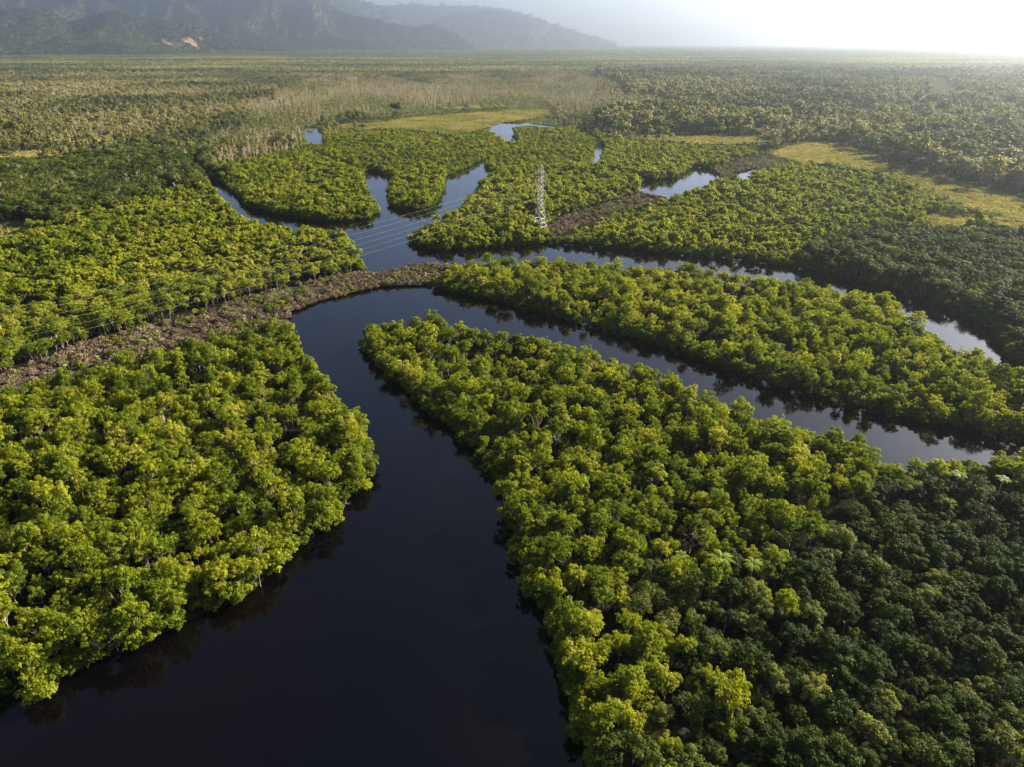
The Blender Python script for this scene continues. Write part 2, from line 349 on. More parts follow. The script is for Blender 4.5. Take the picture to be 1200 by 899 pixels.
def make_form(name, Rr, Ht, ncl, nleaf, ls, leafmat, flat=.62, low=.25, upb=.45, barkmat=None, limbs=7, trunk_r=.16, sparse=1.0, cr=1.0):
    """crown of leaf clumps on limbs; Rr crown radius, Ht total height"""
    f = Form(); barkmat = barkmat or M_BARK
    cz = Ht - Rr * flat * .95
    k = 0; cs = []; rc = []; asp = .85 + .35 * rng.random(); phs = rng.random() * 6.28; nlb = int(rng.integers(2, 6))
    tries = 0
    while len(cs) < ncl and tries < 4000:
        tries += 1
        d = unit(1)[0]
        if d[2] < -low: continue
        if rng.random() > .5 + .5 * max(d[2], 0) + .25: continue
        rad = (.55 + .35 * rng.random()) * (1 + .30 * math.sin(nlb * math.atan2(d[1], d[0]) + phs))
        p = np.array([d[0] * Rr * rad * asp, d[1] * Rr * rad / asp, cz + d[2] * Rr * flat * rad])
        r = Rr * (.17 + .20 * rng.random()) * cr
        if any(np.linalg.norm(p - q) < .62 * (r + s) for q, s in zip(cs, rc)): 
            if tries < 2500: continue
        cs.append(p); rc.append(r)
    Cs, Ns, As, Vs = [], [], [], []
    for p, r in zip(cs, rc):
        n = int(nleaf * (r / (Rr * .29 * cr)) ** 2 * sparse)
        d = unit(n); d[:, 2] = np.where(d[:, 2] < -.35, -d[:, 2], d[:, 2])
        pos = p + d * (r * (.55 + .72 * rng.random((n, 1)))) * np.array([1, 1, .62])
        Cs.append(pos); Ns.append(d * .95 + np.array([0, 0, upb]) + unit(n) * .48)
        As.append(ls * (.65 + .7 * rng.random(n)))
        cv = rng.random()
        Vs.append(np.clip(.5 * cv + .5 * rng.random(n), 0, 1))
    # thin scatter through the whole crown
    n = int(ncl * nleaf * .07)
    d = unit(n); q = rng.random((n, 1)) ** .5
    Cs.append(np.array([0, 0, cz]) + d * q * np.array([Rr * .8, Rr * .8, Rr * flat * .7])); Ns.append(unit(n) + np.array([0, 0, .4]))
    As.append(ls * (.7 + .6 * rng.random(n))); Vs.append(rng.random(n) * .6)
    Cc = np.concatenate(Cs); Nn = np.concatenate(Ns); A = np.concatenate(As); Vv = np.concatenate(Vs)
    V, Fq, vv = quads(Cc, Nn, A, A * .58, Vv)
    f.crown = (V, Fq, vv, leafmat)
    parts = [tube([(0, 0, -.3), (.05, .02, Ht * .18), (.1 * rng.normal(), .1 * rng.normal(), cz * .55)], [trunk_r * 1.4, trunk_r, trunk_r * .8], 6)]
    fork = parts[0][0][-1]
    order = rng.permutation(len(cs))[:limbs]
    for j in order:
        e = cs[j]; st = np.array([0, 0, cz * (.3 + .3 * rng.random())]); mid = (st + e) / 2 + rng.normal(size=3) * .25 + np.array([0, 0, -.15 * Rr])
        parts.append(tube([st, mid, e], [trunk_r * .6, trunk_r * .4, trunk_r * .14], 4))
    tv, tf = merge(parts)
    f.trunk = (tv, tf, barkmat)
    f.trunk_me = np_mesh('trunk', tv, tf, [barkmat], True)
    f.crown_me = np_mesh('crown', V, Fq, [leafmat], False, attrs={'v': vv})
    v2, f2 = merge([(V, Fq), (tv, tf)])
    f.joined = np_mesh(name, v2, f2, [leafmat, barkmat], False, midx=[0] * len(Fq) + [1] * len(tf), attrs={'v': np.concatenate([vv, np.zeros(len(tv))])})
    return f
mang = [make_form('mangrove_form', 2.9 + .5 * rng.random(), 6.6 + 1.4 * rng.random(), 32 + int(rng.integers(8)), 58, .25, M_MANG,
                  flat=.6 + .25 * rng.random(), trunk_r=.13, cr=.8, low=.45, sparse=.42 if i > 6 else .80, limbs=14 if i > 6 else 8) for i in range(9)]
mang_far = [make_form('mangrove_form_far', 3.0 + .4 * rng.random(), 6.8 + 1. * rng.random(), 15, 34, .50, M_MANG, flat=.62, trunk_r=.13, limbs=3) for i in range(6)]
broad = [make_form('broadleaf_form', 3.3 + 1.0 * rng.random(), 8.5 + 2.2 * rng.random(), 26, 84, .30, M_DARK, flat=.62 + .25 * rng.random(), trunk_r=.2, sparse=1.0 if i % 3 else .6) for i in range(8)]
farb = [make_form('forest_form', 4.0 + .9 * rng.random(), 10.0 + 2.5 * rng.random(), 17, 44, .55, M_FARF, flat=.75, trunk_r=.18, limbs=2, low=.6, cr=.9) for i in range(6)]

def bare_form(name, Ht, n1, spread, r0, mat):
    parts = []
    top = np.array([rng.normal() * .5, rng.normal() * .5, Ht])
    base = np.array([0, 0, -.3]); pts = [base + (top - base) * t + np.array([rng.normal() * .15, rng.normal() * .15, 0]) * (t > 0) for t in (0, .35, .7, 1)]
    parts.append(tube(pts, [r0, r0 * .8, r0 * .5, r0 * .15], 5))
    for k in range(n1):
        t = .35 + .6 * rng.random(); st = base + (top - base) * t
        an = rng.random() * 6.283; L = spread * (1.1 - t * .7) * (.7 + .6 * rng.random())
        e = st + np.array([math.cos(an) * L, math.sin(an) * L, L * (.7 + .7 * rng.random())]); mid = (st + e) / 2 + rng.normal(size=3) * L * .08
        parts.append(tube([st, mid, e], [r0 * .45, r0 * .3, r0 * .1], 4))
        for q in range(3):
            s2 = st + (e - st) * (.4 + .5 * rng.random()); a2 = rng.random() * 6.283; l2 = L * .4
            parts.append(tube([s2, s2 + np.array([math.cos(a2) * l2, math.sin(a2) * l2, l2 * .8])], [r0 * .2, r0 * .06], 3 + 1))
    v, f = merge(parts)
    fo = Form(); fo.v, fo.f, fo.mat = v, f, mat
    return fo
def bare_mesh(fo, name): return np_mesh(name, fo.v, fo.f, [fo.mat], True)
snag = [bare_form('snag', 9 + 3 * rng.random(), 7, 3.0, .21, M_PALE) for i in range(5)]
snag_small = [bare_form('snag', 5.5 + 2 * rng.random(), 9, 2.4, .12, M_PALE) for i in range(3)]
snag_me = [bare_mesh(s, 'dead_tree_form') for s in snag]
snag_small_me = [bare_mesh(s, 'leafless_form') for s in snag_small]

def scrub_form(i):
    n = 150
    an = rng.random(n) * 6.283; rr = rng.random(n) ** .6 * 1.5
    h = rng.random(n) * (1.0 - rr / 2.2) * 1.7
    P = np.stack([np.cos(an) * rr, np.sin(an) * rr, h], 1)
    Nn = unit(n) * .8; Nn[:, 2] = np.abs(Nn[:, 2]) * .4
    V, Fq, vv = quads(P, Nn, .34 * (.6 + .8 * rng.random(n)), .10 + .1 * rng.random(n), rng.random(n) * .8)
    return np_mesh('scrub_form', V, Fq, [M_TWIG], attrs={'v': vv})
scrub = [scrub_form(i) for i in range(5)]

def patch_form(S, n, cr, ls, nl):
    """a piece of far forest, many crowns"""
    Cs, Ns, As, Vs = [], [], [], []
    g = int(math.sqrt(n)); st = S / g
    for i in range(g):
        for j in range(g):
            c = np.array([(i + .5) * st - S / 2 + rng.normal() * st * .25, (j + .5) * st - S / 2 + rng.normal() * st * .25, 6 + 3.5 * rng.random()])
            r = cr * (.7 + .6 * rng.random()); d = unit(nl); d[:, 2] = np.abs(d[:, 2]) * 1.2 - .3
            Cs.append(c + d * r * np.array([1, 1, .85])); Ns.append(d + unit(nl) * .4); As.append(ls * (.7 + .6 * rng.random(nl)))
            Vs.append(np.clip(1.2 * rng.random() ** 1.8 + .2 * rng.random(nl), 0, 1))
    V, Fq, vv = quads(np.concatenate(Cs), np.concatenate(Ns), np.concatenate(As), np.concatenate(As) * .7, np.concatenate(Vs))
    return np_mesh('forest_patch_form', V, Fq, [M_FARF], attrs={'v': vv})
patches = [patch_form(64, 49, 5.6, 2.0, 46) for i in range(4)]

# ------------------------------------------------------------------ scatter by geometry nodes (only for uncountable stuff)
def scatter(name, P, protos, which, rot, scl, tint, **props):
    col = bpy.data.collections.new(name + '_forms')
    for i, me in enumerate(protos):
        o = bpy.data.objects.new('%s_form_%s' % (name, 'abcdefghijklmnopq'[i]), me); col.objects.link(o)
    me = bpy.data.meshes.new(name); P = np.asarray(P, np.float32)
    me.vertices.add(len(P)); me.vertices.foreach_set('co', P.ravel())
    a = me.attributes.new('which', 'INT', 'POINT'); a.data.foreach_set('value', np.asarray(which, np.int32))
    a = me.attributes.new('turn', 'FLOAT_VECTOR', 'POINT'); a.data.foreach_set('vector', np.asarray(rot, np.float32).ravel())
    a = me.attributes.new('size', 'FLOAT_VECTOR', 'POINT'); a.data.foreach_set('vector', np.asarray(scl, np.float32).ravel())
    a = me.attributes.new('tint', 'FLOAT', 'POINT'); a.data.foreach_set('value', np.asarray(tint, np.float32))
    ob = link(name, me, kind='stuff', **props)
    ng = bpy.data.node_groups.new(name, 'GeometryNodeTree')
    ng.interface.new_socket('Geometry', in_out='INPUT', socket_type='NodeSocketGeometry')
    ng.interface.new_socket('Geometry', in_out='OUTPUT', socket_type='NodeSocketGeometry')
    N, L = ng.nodes, ng.links
    gi = N.new('NodeGroupInput'); go = N.new('NodeGroupOutput')
    ci = N.new('GeometryNodeCollectionInfo'); ci.inputs['Collection'].default_value = col
    ci.inputs['Separate Children'].default_value = True; ci.inputs['Reset Children'].default_value = True
    ip = N.new('GeometryNodeInstanceOnPoints'); ip.inputs['Pick Instance'].default_value = True
    def na(n, t):
        x = N.new('GeometryNodeInputNamedAttribute'); x.data_type = t; x.inputs['Name'].default_value = n
        return [s for s in x.outputs if s.enabled and s.name == 'Attribute'][0]
    L.new(gi.outputs[0], ip.inputs['Points']); L.new(ci.outputs[0], ip.inputs['Instance'])
    L.new(na('which', 'INT'), ip.inputs['Instance Index']); L.new(na('size', 'FLOAT_VECTOR'), ip.inputs['Scale'])
    er = N.new('FunctionNodeEulerToRotation'); L.new(na('turn', 'FLOAT_VECTOR'), er.inputs[0]); L.new(er.outputs[0], ip.inputs['Rotation'])
    L.new(ip.outputs[0], go.inputs[0])
    md = ob.modifiers.new('scatter', 'NODES'); md.node_group = ng
    return ob

def k3f(a, b): return inside(*fuzz(a, b, 55, 16, 12, .03), K3)
def cand(s, y0, y1, mr=30):
    ys = np.arange(y0, y1, s * .87); out = []
    for k, yy in enumerate(ys):
        w = .74 * (cp * yy + 44.1) + mr
        xs = np.arange(-w, w + 25, s) + (k % 2) * s / 2
        out.append(np.stack([xs, np.full(len(xs), yy)], 1))
    P = np.concatenate(out); P += (rng.random(P.shape) - .5) * s * .75
    return P
def fuzz(a, b, ax, ay, seed=1, f=.02):
    return a + (fbm(a * f, b * f * 3, 4, seed) - .5) * 2 * ax, b + (fbm(a * f, b * f * 3, 4, seed + 9) - .5) * 2 * ay
def in_any(px, py, polys):
    r = np.zeros(px.shape, bool)
    for p in polys: r |= inside(px, py, p)
    return r
def zones(P, ztop=6.0):
    x, y = P[:, 0], P[:, 1]
    a, b, _ = proj(x, y, ztop); a0, b0, _ = proj(x, y, .6)
    op = in_any(a, b, meadow_px + brown_px) | in_any(a0, b0, meadow_px + brown_px)
    return a, b, op

# ---- mangroves
P = cand(3.1, 45, 900)
a, b, op = zones(P, 6.0)
sdw = water_sd(P[:, 0], P[:, 1])
k3 = k3f(a, b); fz = fuzz(a, b, 60, 40, 2); sdw = sdw + (fbm(P[:, 0] * .14, P[:, 1] * .14, 3, 44) - .5) * 6
ok = inside(a, b, MANG) & ~op & (sdw > .6) & (water_sd(P[:, 0], P[:, 1]) > -.6) & (~inside(*fz, K1) | (rng.random(len(P)) < np.clip((1010 - a) / 330, 0, .75) * np.clip(4 * (fbm(P[:, 0] * .045, P[:, 1] * .045, 3, 83) - .42), 0, 1))) & ~inside(a, b, K2) & ~k3
# the mangrove wood thins out here and there
thin = fbm(P[:, 0] * .03, P[:, 1] * .03, 3, 8)
ok &= ~((thin < .36) & (rng.random(len(P)) < .5) & (sdw > 6)) & ((rng.random(len(P)) > .08) | (sdw < 5))
MP = P[ok]; Msd = sdw[ok]; Ma, Mb = a[ok], b[ok]
# ---- broadleaf wood near (K1,K2,K3)
P = cand(3.35, 40, 760, 40)
a, b, op = zones(P, 8.0)
sdw = water_sd(P[:, 0], P[:, 1])
k1, k2, k3 = inside(*fuzz(a, b, 60, 40, 2), K1), inside(a, b, K2), k3f(a, b) & inside(a, b, [(-900, 100), (2000, 100), (2000, 272), (-900, 272)])
ok = (k1 | k2 | k3) & ~op & (sdw > 2.0) & ~(k1 & (rng.random(len(P)) < .8 * np.clip((1010 - a) / 330, 0, 1) * np.clip(4 * (fbm(P[:, 0] * .045, P[:, 1] * .045, 3, 83) - .42), 0, 1)))
BP = P[ok]; B1 = k1[ok]; B2 = k2[ok]; Ba, Bb = a[ok], b[ok]; Bsd = sdw[ok]

n = len(MP)
m_sc = (.36 + .52 * rng.random(n) ** 1.9) * (.92 + .25 * fbm(MP[:, 0] * .02, MP[:, 1] * .02, 2, 4))
m_sc *= np.where(Mb < 190, .85, 1)
m_ti = np.clip(.30 + .75 * (fbm(MP[:, 0] * .018, MP[:, 1] * .018, 3, 21) - .28) + .22 * rng.normal(size=n), 0, 1)
m_ti = np.where(rng.random(n) < .04, .97, m_ti)     # a few greyish, nearly bare crowns
m_rot = rng.random(n) * 6.283
m_w = rng.integers(0, len(mang), n); m_w = np.where((m_w > 6) & (rng.random(n) < .4), m_w - 5, m_w)
m_z = .25 * np.ones(n); edge_wob = (fbm(MP[:, 0] * .13, MP[:, 1] * .13, 3, 44) - .5)
m_hz = 1.1 + .5 * rng.random(n); m_hz = np.where(Mb < 330, m_hz * .85, m_hz)

n = len(BP)
b_sc = (.56 + .60 * rng.random(n) ** 1.8); b_sc *= np.where(B1, .64, np.where(B2, .9, .95))
b_ti = np.clip(.12 + .85 * (fbm(BP[:, 0] * .03, BP[:, 1] * .03, 3, 31) - .22) + .24 * rng.normal(size=n), 0, .86)
b_ti = np.where(B1 & (Ba > 930), b_ti * np.clip(1.0 - (Ba - 930) / 400, .6, 1), b_ti); b_ti = np.where(B1 & (Ba < 900), np.clip(b_ti + .08, 0, .86), b_ti)
b_ti = np.where((Bb < 262) & (Ba < 300), np.clip(b_ti + .18, 0, .86), b_ti)
b_ti = np.where(rng.random(n) < .07, 1.0, b_ti)
b_rot = rng.random(n) * 6.283
b_w = rng.integers(0, len(broad), n)

# ---- the 300 that show largest become things, the rest one mass
def pick(P, sc, a, b, n, h):
    _, _, dep = proj(P[:, 0], P[:, 1], h)
    vis = (a > -6) & (a < 1206) & (b > 40) & (b < 905)
    score = np.where(vis, sc / dep, 0)
    return np.argsort(-score)[:n]
ORD = lambda k: '%d%s' % (k, 'th' if 10 <= k % 100 <= 20 else {1: 'st', 2: 'nd', 3: 'rd'}.get(k % 10, 'th'))
bank_left = [tuple(unproj(*v)) for v in river[1:22]][::-1]        # from the point opposite the peninsula's tip, down river
bank_pen = [tuple(unproj(*v)) for v in river[59:78]]               # west side of the peninsula, from its tip
bank_north = [tuple(unproj(*v)) for v in river[43:61]][::-1]
def label_trees(P, ids, kinds, adj, tail):
    """rows back from the water, then order along the bank"""
    x, y = P[ids, 0], P[ids, 1]
    sl, dl = arc(x, y, bank_left); spn, dp = arc(x, y, bank_pen)
    left = dl < dp; left &= x < 40
    s = np.where(left, sl, spn); d = np.where(left, dl, dp)
    row = np.floor(d / 4.4).astype(int) + 1
    out = [None] * len(ids)
    for side in (True, False):
        for rw in np.unique(row[left == side]):
            m = np.where((left == side) & (row == rw))[0]
            for k, j in enumerate(m[np.argsort(s[m])]):
                bank = 'left bank' if side else 'peninsula'
                rowt = 'along the waterline' if rw == 1 else 'in the %s row inland' % ORD(rw)
                out[j] = '%s %s on the %s, %s from the tip %s' % (adj[ids[j]], kinds, bank, ORD(k + 1), rowt)
    return out
madj = np.where(m_ti > .95, 'greyish thin', np.where(m_ti > .62, 'yellow-green', np.where(m_ti > .38, 'bright green', 'deep green')))
badj = np.where(b_ti > .95, 'lime green', np.where(b_ti > .66, 'grey-green', np.where(b_ti > .38, 'olive', 'dark green')))
mi = pick(MP, m_sc, Ma, Mb, 300, 6); bi = pick(BP, b_sc, Ba, Bb, 290, 8)
def tree_thing(name, f, x, y, z, s, sz, rot, tint, label, cat, group):
    t = thing(name, label, cat, (x, y, z), group)
    t.rotation_euler = (0, 0, rot); t.scale = (s, s, s * sz)
    tr = link('trunk', f.trunk_me, t); cr = link('crown', f.crown_me, t); cr['tint'] = float(tint)
    return t
for j, lab in zip(mi, label_trees(MP, mi, 'mangrove', madj, '')):
    tree_thing('mangrove_tree', mang[m_w[j]], MP[j, 0], MP[j, 1], m_z[j], m_sc[j], m_hz[j], m_rot[j], m_ti[j], lab, 'tree', 'mangroves nearest along the wide river')
for j, lab in zip(bi, label_trees(BP, bi, 'broadleaf tree', badj, '')):
    tree_thing('broadleaf_tree', broad[b_w[j]], BP[j, 0], BP[j, 1], .3, b_sc[j], 1., b_rot[j], b_ti[j], lab, 'tree', 'darker broadleaf trees on the peninsula')

def packed(P, z, keep, w, rot, sc, hz, ti):
    P3 = np.column_stack([P[keep], np.broadcast_to(z, len(P))[keep]])
    rt = np.zeros((keep.sum(), 3)); rt[:, 2] = rot[keep]
    s3 = np.column_stack([sc[keep], sc[keep], (sc * hz)[keep]])
    return P3, w[keep], rt, s3, ti[keep]
big = pick(MP, m_sc, Ma, Mb, 1500, 6); bare_i = rng.choice(big[320:], 22, replace=False)
for q, (j, lab) in enumerate(zip(bare_i, label_trees(MP, bare_i, 'leafless mangrove', np.full(len(MP), 'grey'), ''))):
    o = link('leafless_tree', snag_small_me[q % 3]); o.location = (MP[j, 0], MP[j, 1], .3); sz_ = .75 + .3 * rng.random(); o.scale = (sz_, sz_, sz_ * 1.25)
    o.rotation_euler = (rng.normal() * .12, rng.normal() * .12, rng.random() * 6.28); o['label'] = lab; o['category'] = 'tree'; o['group'] = 'leafless trees among the mangroves'
keep = np.ones(len(MP), bool); keep[mi] = False; keep[bare_i] = False
near = keep & (np.hypot(MP[:, 0], MP[:, 1]) < 330); far = keep & ~near
p1 = packed(MP, m_z, near, m_w, m_rot, m_sc, m_hz, m_ti)
p2 = packed(MP, m_z, far, m_w % len(mang_far) + len(mang), m_rot, m_sc, m_hz, m_ti)
pp = [np.concatenate([u, v]) for u, v in zip(p1, p2)]
scatter('mangrove_forest', pp[0], [f.joined for f in mang + mang_far], pp[1], pp[2], pp[3], pp[4],
        label='bright green mangrove wood covering the islands and banks of the winding river', category='forest')
keep = np.ones(len(BP), bool); keep[bi] = False
pp = packed(BP, .3, keep, b_w, b_rot, b_sc, np.ones(len(BP)), b_ti)
scatter('broadleaf_forest', pp[0], [f.joined for f in broad], pp[1], pp[2], pp[3], pp[4],
        label='dark mixed broadleaf wood behind the mangroves and along the right bank', category='forest')
print('mangroves', len(MP), 'broad', len(BP))

# ---- low thicket hanging over the water all along the banks
fringe = [make_form('thicket_form', 2.1 + .5 * rng.random(), 3.4 + .8 * rng.random(), 16, 50, .28, M_MANG, flat=.8, low=.95, trunk_r=.08, limbs=4) for i in range(4)]
P = cand(2.3, 45, 800)
a, b, op = zones(P, 3.0); sdw = water_sd(P[:, 0], P[:, 1])
brn = in_any(*proj(P[:, 0], P[:, 1], .6)[:2], brown_px)
ok = (sdw > -.3) & (sdw < 3.2) & ~op & ~brn & (a > -200) & (a < 1400) & (rng.random(len(P)) < .8)
TP = P[ok]; n = len(TP)
tt_ = np.clip(.32 + .2 * rng.normal(size=n), 0, 1); tt_ = np.where(inside(a[ok], b[ok], K2), tt_ * .2, tt_)
pp = packed(TP, -.35, np.ones(n, bool), rng.integers(0, 4, n), rng.random(n) * 6.283, .6 + .6 * rng.random(n), .8 + .4 * rng.random(n), tt_)
scatter('bank_thicket', pp[0], [f.joined for f in fringe], pp[1], pp[2], pp[3], pp[4],
        label='low mangrove thicket overhanging the water along every bank', category='thicket')
print('fringe', n)

# ---- mixed swamp forest from the mangroves to 2.6 km
P = cand(7.5, 420, 2700, 60)
a, b, op = zones(P, 9.0); a0, b0, _ = proj(P[:, 0], P[:, 1], 3.)
sdw = water_sd(P[:, 0], P[:, 1]) if True else None
snagz = inside(*fuzz(a, b, 70, 14, 6), SNAG)
rowd = segdist(P[:, 0], P[:, 1], row_w, False)
ok = ~inside(a, b, MANG) & ~inside(a0, b0, MANG) & ~op & (sdw > 4) & ~k3f(a, b) & ~inside(a, b, K2)
dens = fbm(P[:, 0] * .006, P[:, 1] * .006, 4, 55)
leftplain = (a < 700) & (b < 200)
ok &= ~(snagz & (rng.random(len(P)) < .25)) & ~(leftplain & (rng.random(len(P)) < np.clip((dens - .35) * 2.2, 0, .55)))
ok &= ~((a > 700) & (rng.random(len(P)) < .35))
FP = P[ok]; fa, fb = a[ok], b[ok]; n = len(FP); fsn = snagz[ok]; frow = rowd[ok] < 24; fden = dens[ok]
f_sc = (.45 + .8 * rng.random(n) ** 1.6) * np.where(fa > 700, 1.5, .85) * np.where(fsn, .5, 1) * np.where(frow, .36, 1)
f_ti = np.clip(.0 + 1.8 * (fden - .27) + .17 * rng.normal(size=n) + np.where(fa < 700, .22, .04) + np.where(frow, .5, 0) + np.where(fsn, .38, 0), 0, 1)
f_rot = rng.random(n) * 6.283
pp = packed(FP, .3, np.ones(n, bool), rng.integers(0, len(farb), n), f_rot, f_sc, .9 + .4 * rng.random(n), f_ti)
scatter('mixed_forest', pp[0], [f.joined for f in farb], pp[1], pp[2], pp[3], pp[4],
        label='olive and grey-green swamp forest spreading over the plain beyond the mangroves', category='forest')
print('mixed', n)

# ---- pale dead trees
P = cand(6.0, 430, 2600, 40)
a, b, op = zones(P, 8.0)
sdw = water_sd(P[:, 0], P[:, 1])
snagz = inside(*fuzz(a, b, 70, 14, 6), SNAG); dens = fbm(P[:, 0] * .008, P[:, 1] * .008, 4, 77)
pr = np.where(snagz, np.clip((dens - .36) * 1.6, .04, .38), np.where((a < 760) & (b < 230), np.clip((dens - .38) * 1.6, 0.02, .45), .05))
pr = np.where(segdist(P[:, 0], P[:, 1], row_w, False) < 25, .35, pr)
ok = ~inside(a, b, MANG) & ~op & (sdw > 3) & (rng.random(len(P)) < pr)
DP = P[ok]; n = len(DP); dsn = snagz[ok]
pp = packed(DP, .3, np.ones(n, bool), rng.integers(0, len(snag), n), rng.random(n) * 6.283, .5 + .45 * rng.random(n), .9 + .4 * rng.random(n), rng.random(n))
scatter('dead_tree_stand', pp[0], snag_me, pp[1], pp[2], pp[3], pp[4],
        label='pale leafless dead trees standing in a belt behind the golden meadow', category='dead trees')
print('dead', n)

# ---- scrub of the cut corridor, and low shrubs round the meadows
P = cand(1.7, 190, 700, 20)
a0, b0, _ = proj(P[:, 0], P[:, 1], .7)
sdw = water_sd(P[:, 0], P[:, 1])
dn = fbm(P[:, 0] * .09, P[:, 1] * .09, 3, 91)
ok = in_any(a0, b0, brown_px) & (sdw > -.3) & ((rng.random(len(P)) < .32 + 1.6 * (dn - .38)) | (sdw < 2.5))
SP = P[ok]; n = len(SP)
pp = packed(SP, .6, np.ones(n, bool), rng.integers(0, 5, n), rng.random(n) * 6.283, .6 + .6 * rng.random(n), .7 + .6 * rng.random(n), np.where(rng.random(n) < .10 + 1.1 * np.clip(fbm(SP[:, 0] * .06, SP[:, 1] * .06, 3, 17) - .38, 0, 1), .86 + .3 * rng.random(n), rng.random(n) * .85))
scatter('clearing_scrub', pp[0], scrub, pp[1], pp[2], pp[3], pp[4],
        label='brown cut scrub with green tufts in the cleared corridor under the power line', category='scrub')
print('scrub', n)
# ---- sedge tufts on the meadows, bushes along their ragged edge and in the corridor
M_SEDGE = foliage('sedge_blades', [(0, (.095, .115, .014)), (.45, (.22, .20, .060)), (1, (.36, .31, .12))], trans=.3, tcol=(1.1, 1.1, .7), spec=.05)
def tuft_form(i):
    n = 60; an = rng.random(n) * 6.283; rr = rng.random(n) ** .5 * 1.6
    Pp = np.stack([np.cos(an) * rr, np.sin(an) * rr, .25 + .35 * rng.random(n)], 1)
    Nn = unit(n); Nn[:, 2] *= .3
    V, Fq, vv = quads(Pp, Nn, .45 * (.6 + .8 * rng.random(n)), .22 + .1 * rng.random(n), rng.random(n))
    return np_mesh('sedge_tuft_form', V, Fq, [M_SEDGE], attrs={'v': vv})
P = cand(3.0, 380, 1250, 20); x, y = P[:, 0], P[:, 1]
mc = np.zeros(len(P), bool); me_ = np.full(len(P), 1e9)
for p_ in meadows_w:
    mc |= inside(x, y, p_); me_ = np.minimum(me_, segdist(x, y, p_, True))
sdw = water_sd(x, y)
ok = mc & (sdw > 1) & (rng.random(len(P)) < .75)
GP = P[ok]; n = len(GP)
pp = packed(GP, .4, np.ones(n, bool), rng.integers(0, 3, n), rng.random(n) * 6.283, .8 + .7 * rng.random(n), .7 + .6 * rng.random(n), np.clip(1.6 * (fbm(GP[:, 0] * .03, GP[:, 1] * .03, 4, 61) - .22) + .1 * rng.normal(size=n), 0, 1))
scatter('meadow_sedge', pp[0], [tuft_form(i) for i in range(3)], pp[1], pp[2], pp[3], pp[4],
        label='golden sedge covering the open wet meadows between the woods', category='sedge')
edge_n = fbm(x * .05, y * .05, 3, 71)
ok = (me_ < 2 + 10 * np.clip(edge_n - .35, 0, 1)) & (sdw > 1) & (rng.random(len(P)) < .4)
HP = P[ok]; n = len(HP)
P = cand(3.2, 190, 700, 20); a0, b0, _ = proj(P[:, 0], P[:, 1], .7); sdw = water_sd(P[:, 0], P[:, 1])
ok = in_any(a0, b0, brown_px) & (sdw > .5) & (rng.random(len(P)) < .9 * np.clip(fbm(P[:, 0] * .05, P[:, 1] * .05, 3, 19) - .38, 0, 1) * 3.2)
HP = np.concatenate([HP, P[ok]]); m2 = len(HP) - n; n = len(HP)
isc = np.arange(n) >= n - m2
pp = packed(HP, -.1, np.ones(n, bool), rng.integers(0, 4, n), rng.random(n) * 6.283, np.where(isc, .35, .5) + .45 * rng.random(n) ** 2, .7 + .4 * rng.random(n), np.clip(.18 + .2 * rng.normal(size=n), 0, 1))
scatter('low_bushes', pp[0], [f.joined for f in fringe], pp[1], pp[2], pp[3], pp[4],
        label='low green bushes fringing the meadows and regrowing in the cleared corridor', category='bushes')
print('sedge', len(GP), 'bushes', n)

# ------------------------------------------------------------------ hills
def crest(pts, Dist):
    q = np.array([at_dist(px, py, D) for (px, py), D in zip(pts, Dist)])
    return q[:, 0] / q[:, 1], np.minimum(q[:, 2], 780), np.array(Dist, float)
def lin(pts, a, b):
    x = np.array([p[0] for p in pts], float); return list(np.interp(x, [x[0], x[-1]], [a, b]))
ridges = []
p1 = [(-500, -30), (-200, -5), (0, 8), (33, 8), (60, 12), (80, 24), (95, 20), (115, 14), (140, 10), (160, 17), (175, 21), (205, 24), (230, 30), (255, 38), (280, 44), (310, 51), (345, 60)]
ridges.append((crest(p1, lin(p1, 5200, 7200)), lin(p1, 4250, 6300), 1500, 1))
p2 = [(-600, -140), (-100, -80), (60, -40), (150, -30), (250, -45), (330, -28), (375, -8), (400, 8), (420, 15), (443, 19), (467, 28), (487, 32), (510, 27), (530, 36), (555, 55)]
ridges.append((crest(p2, lin(p2, 8000, 9300)), lin(p2, 6100, 8300), 2200, 2))
p3 = [(300, -60), (400, -25), (450, 8), (490, 28), (515, 20), (533, 13), (560, 6), (587, 7), (613, 13), (640, 23), (667, 33), (690, 41), (720, 52)]
ridges.append((crest(p3, lin(p3, 12600, 12600)), lin(p3, 11300, 11300), 900, 3))
p4 = [(200, -90), (350, -50), (450, -20), (520, -4), (560, 4), (600, 12), (660, 30), (720, 50)]
ridges.append((crest(p4, lin(p4, 14600, 14600)), lin(p4, 13700, 13700), 700, 4))
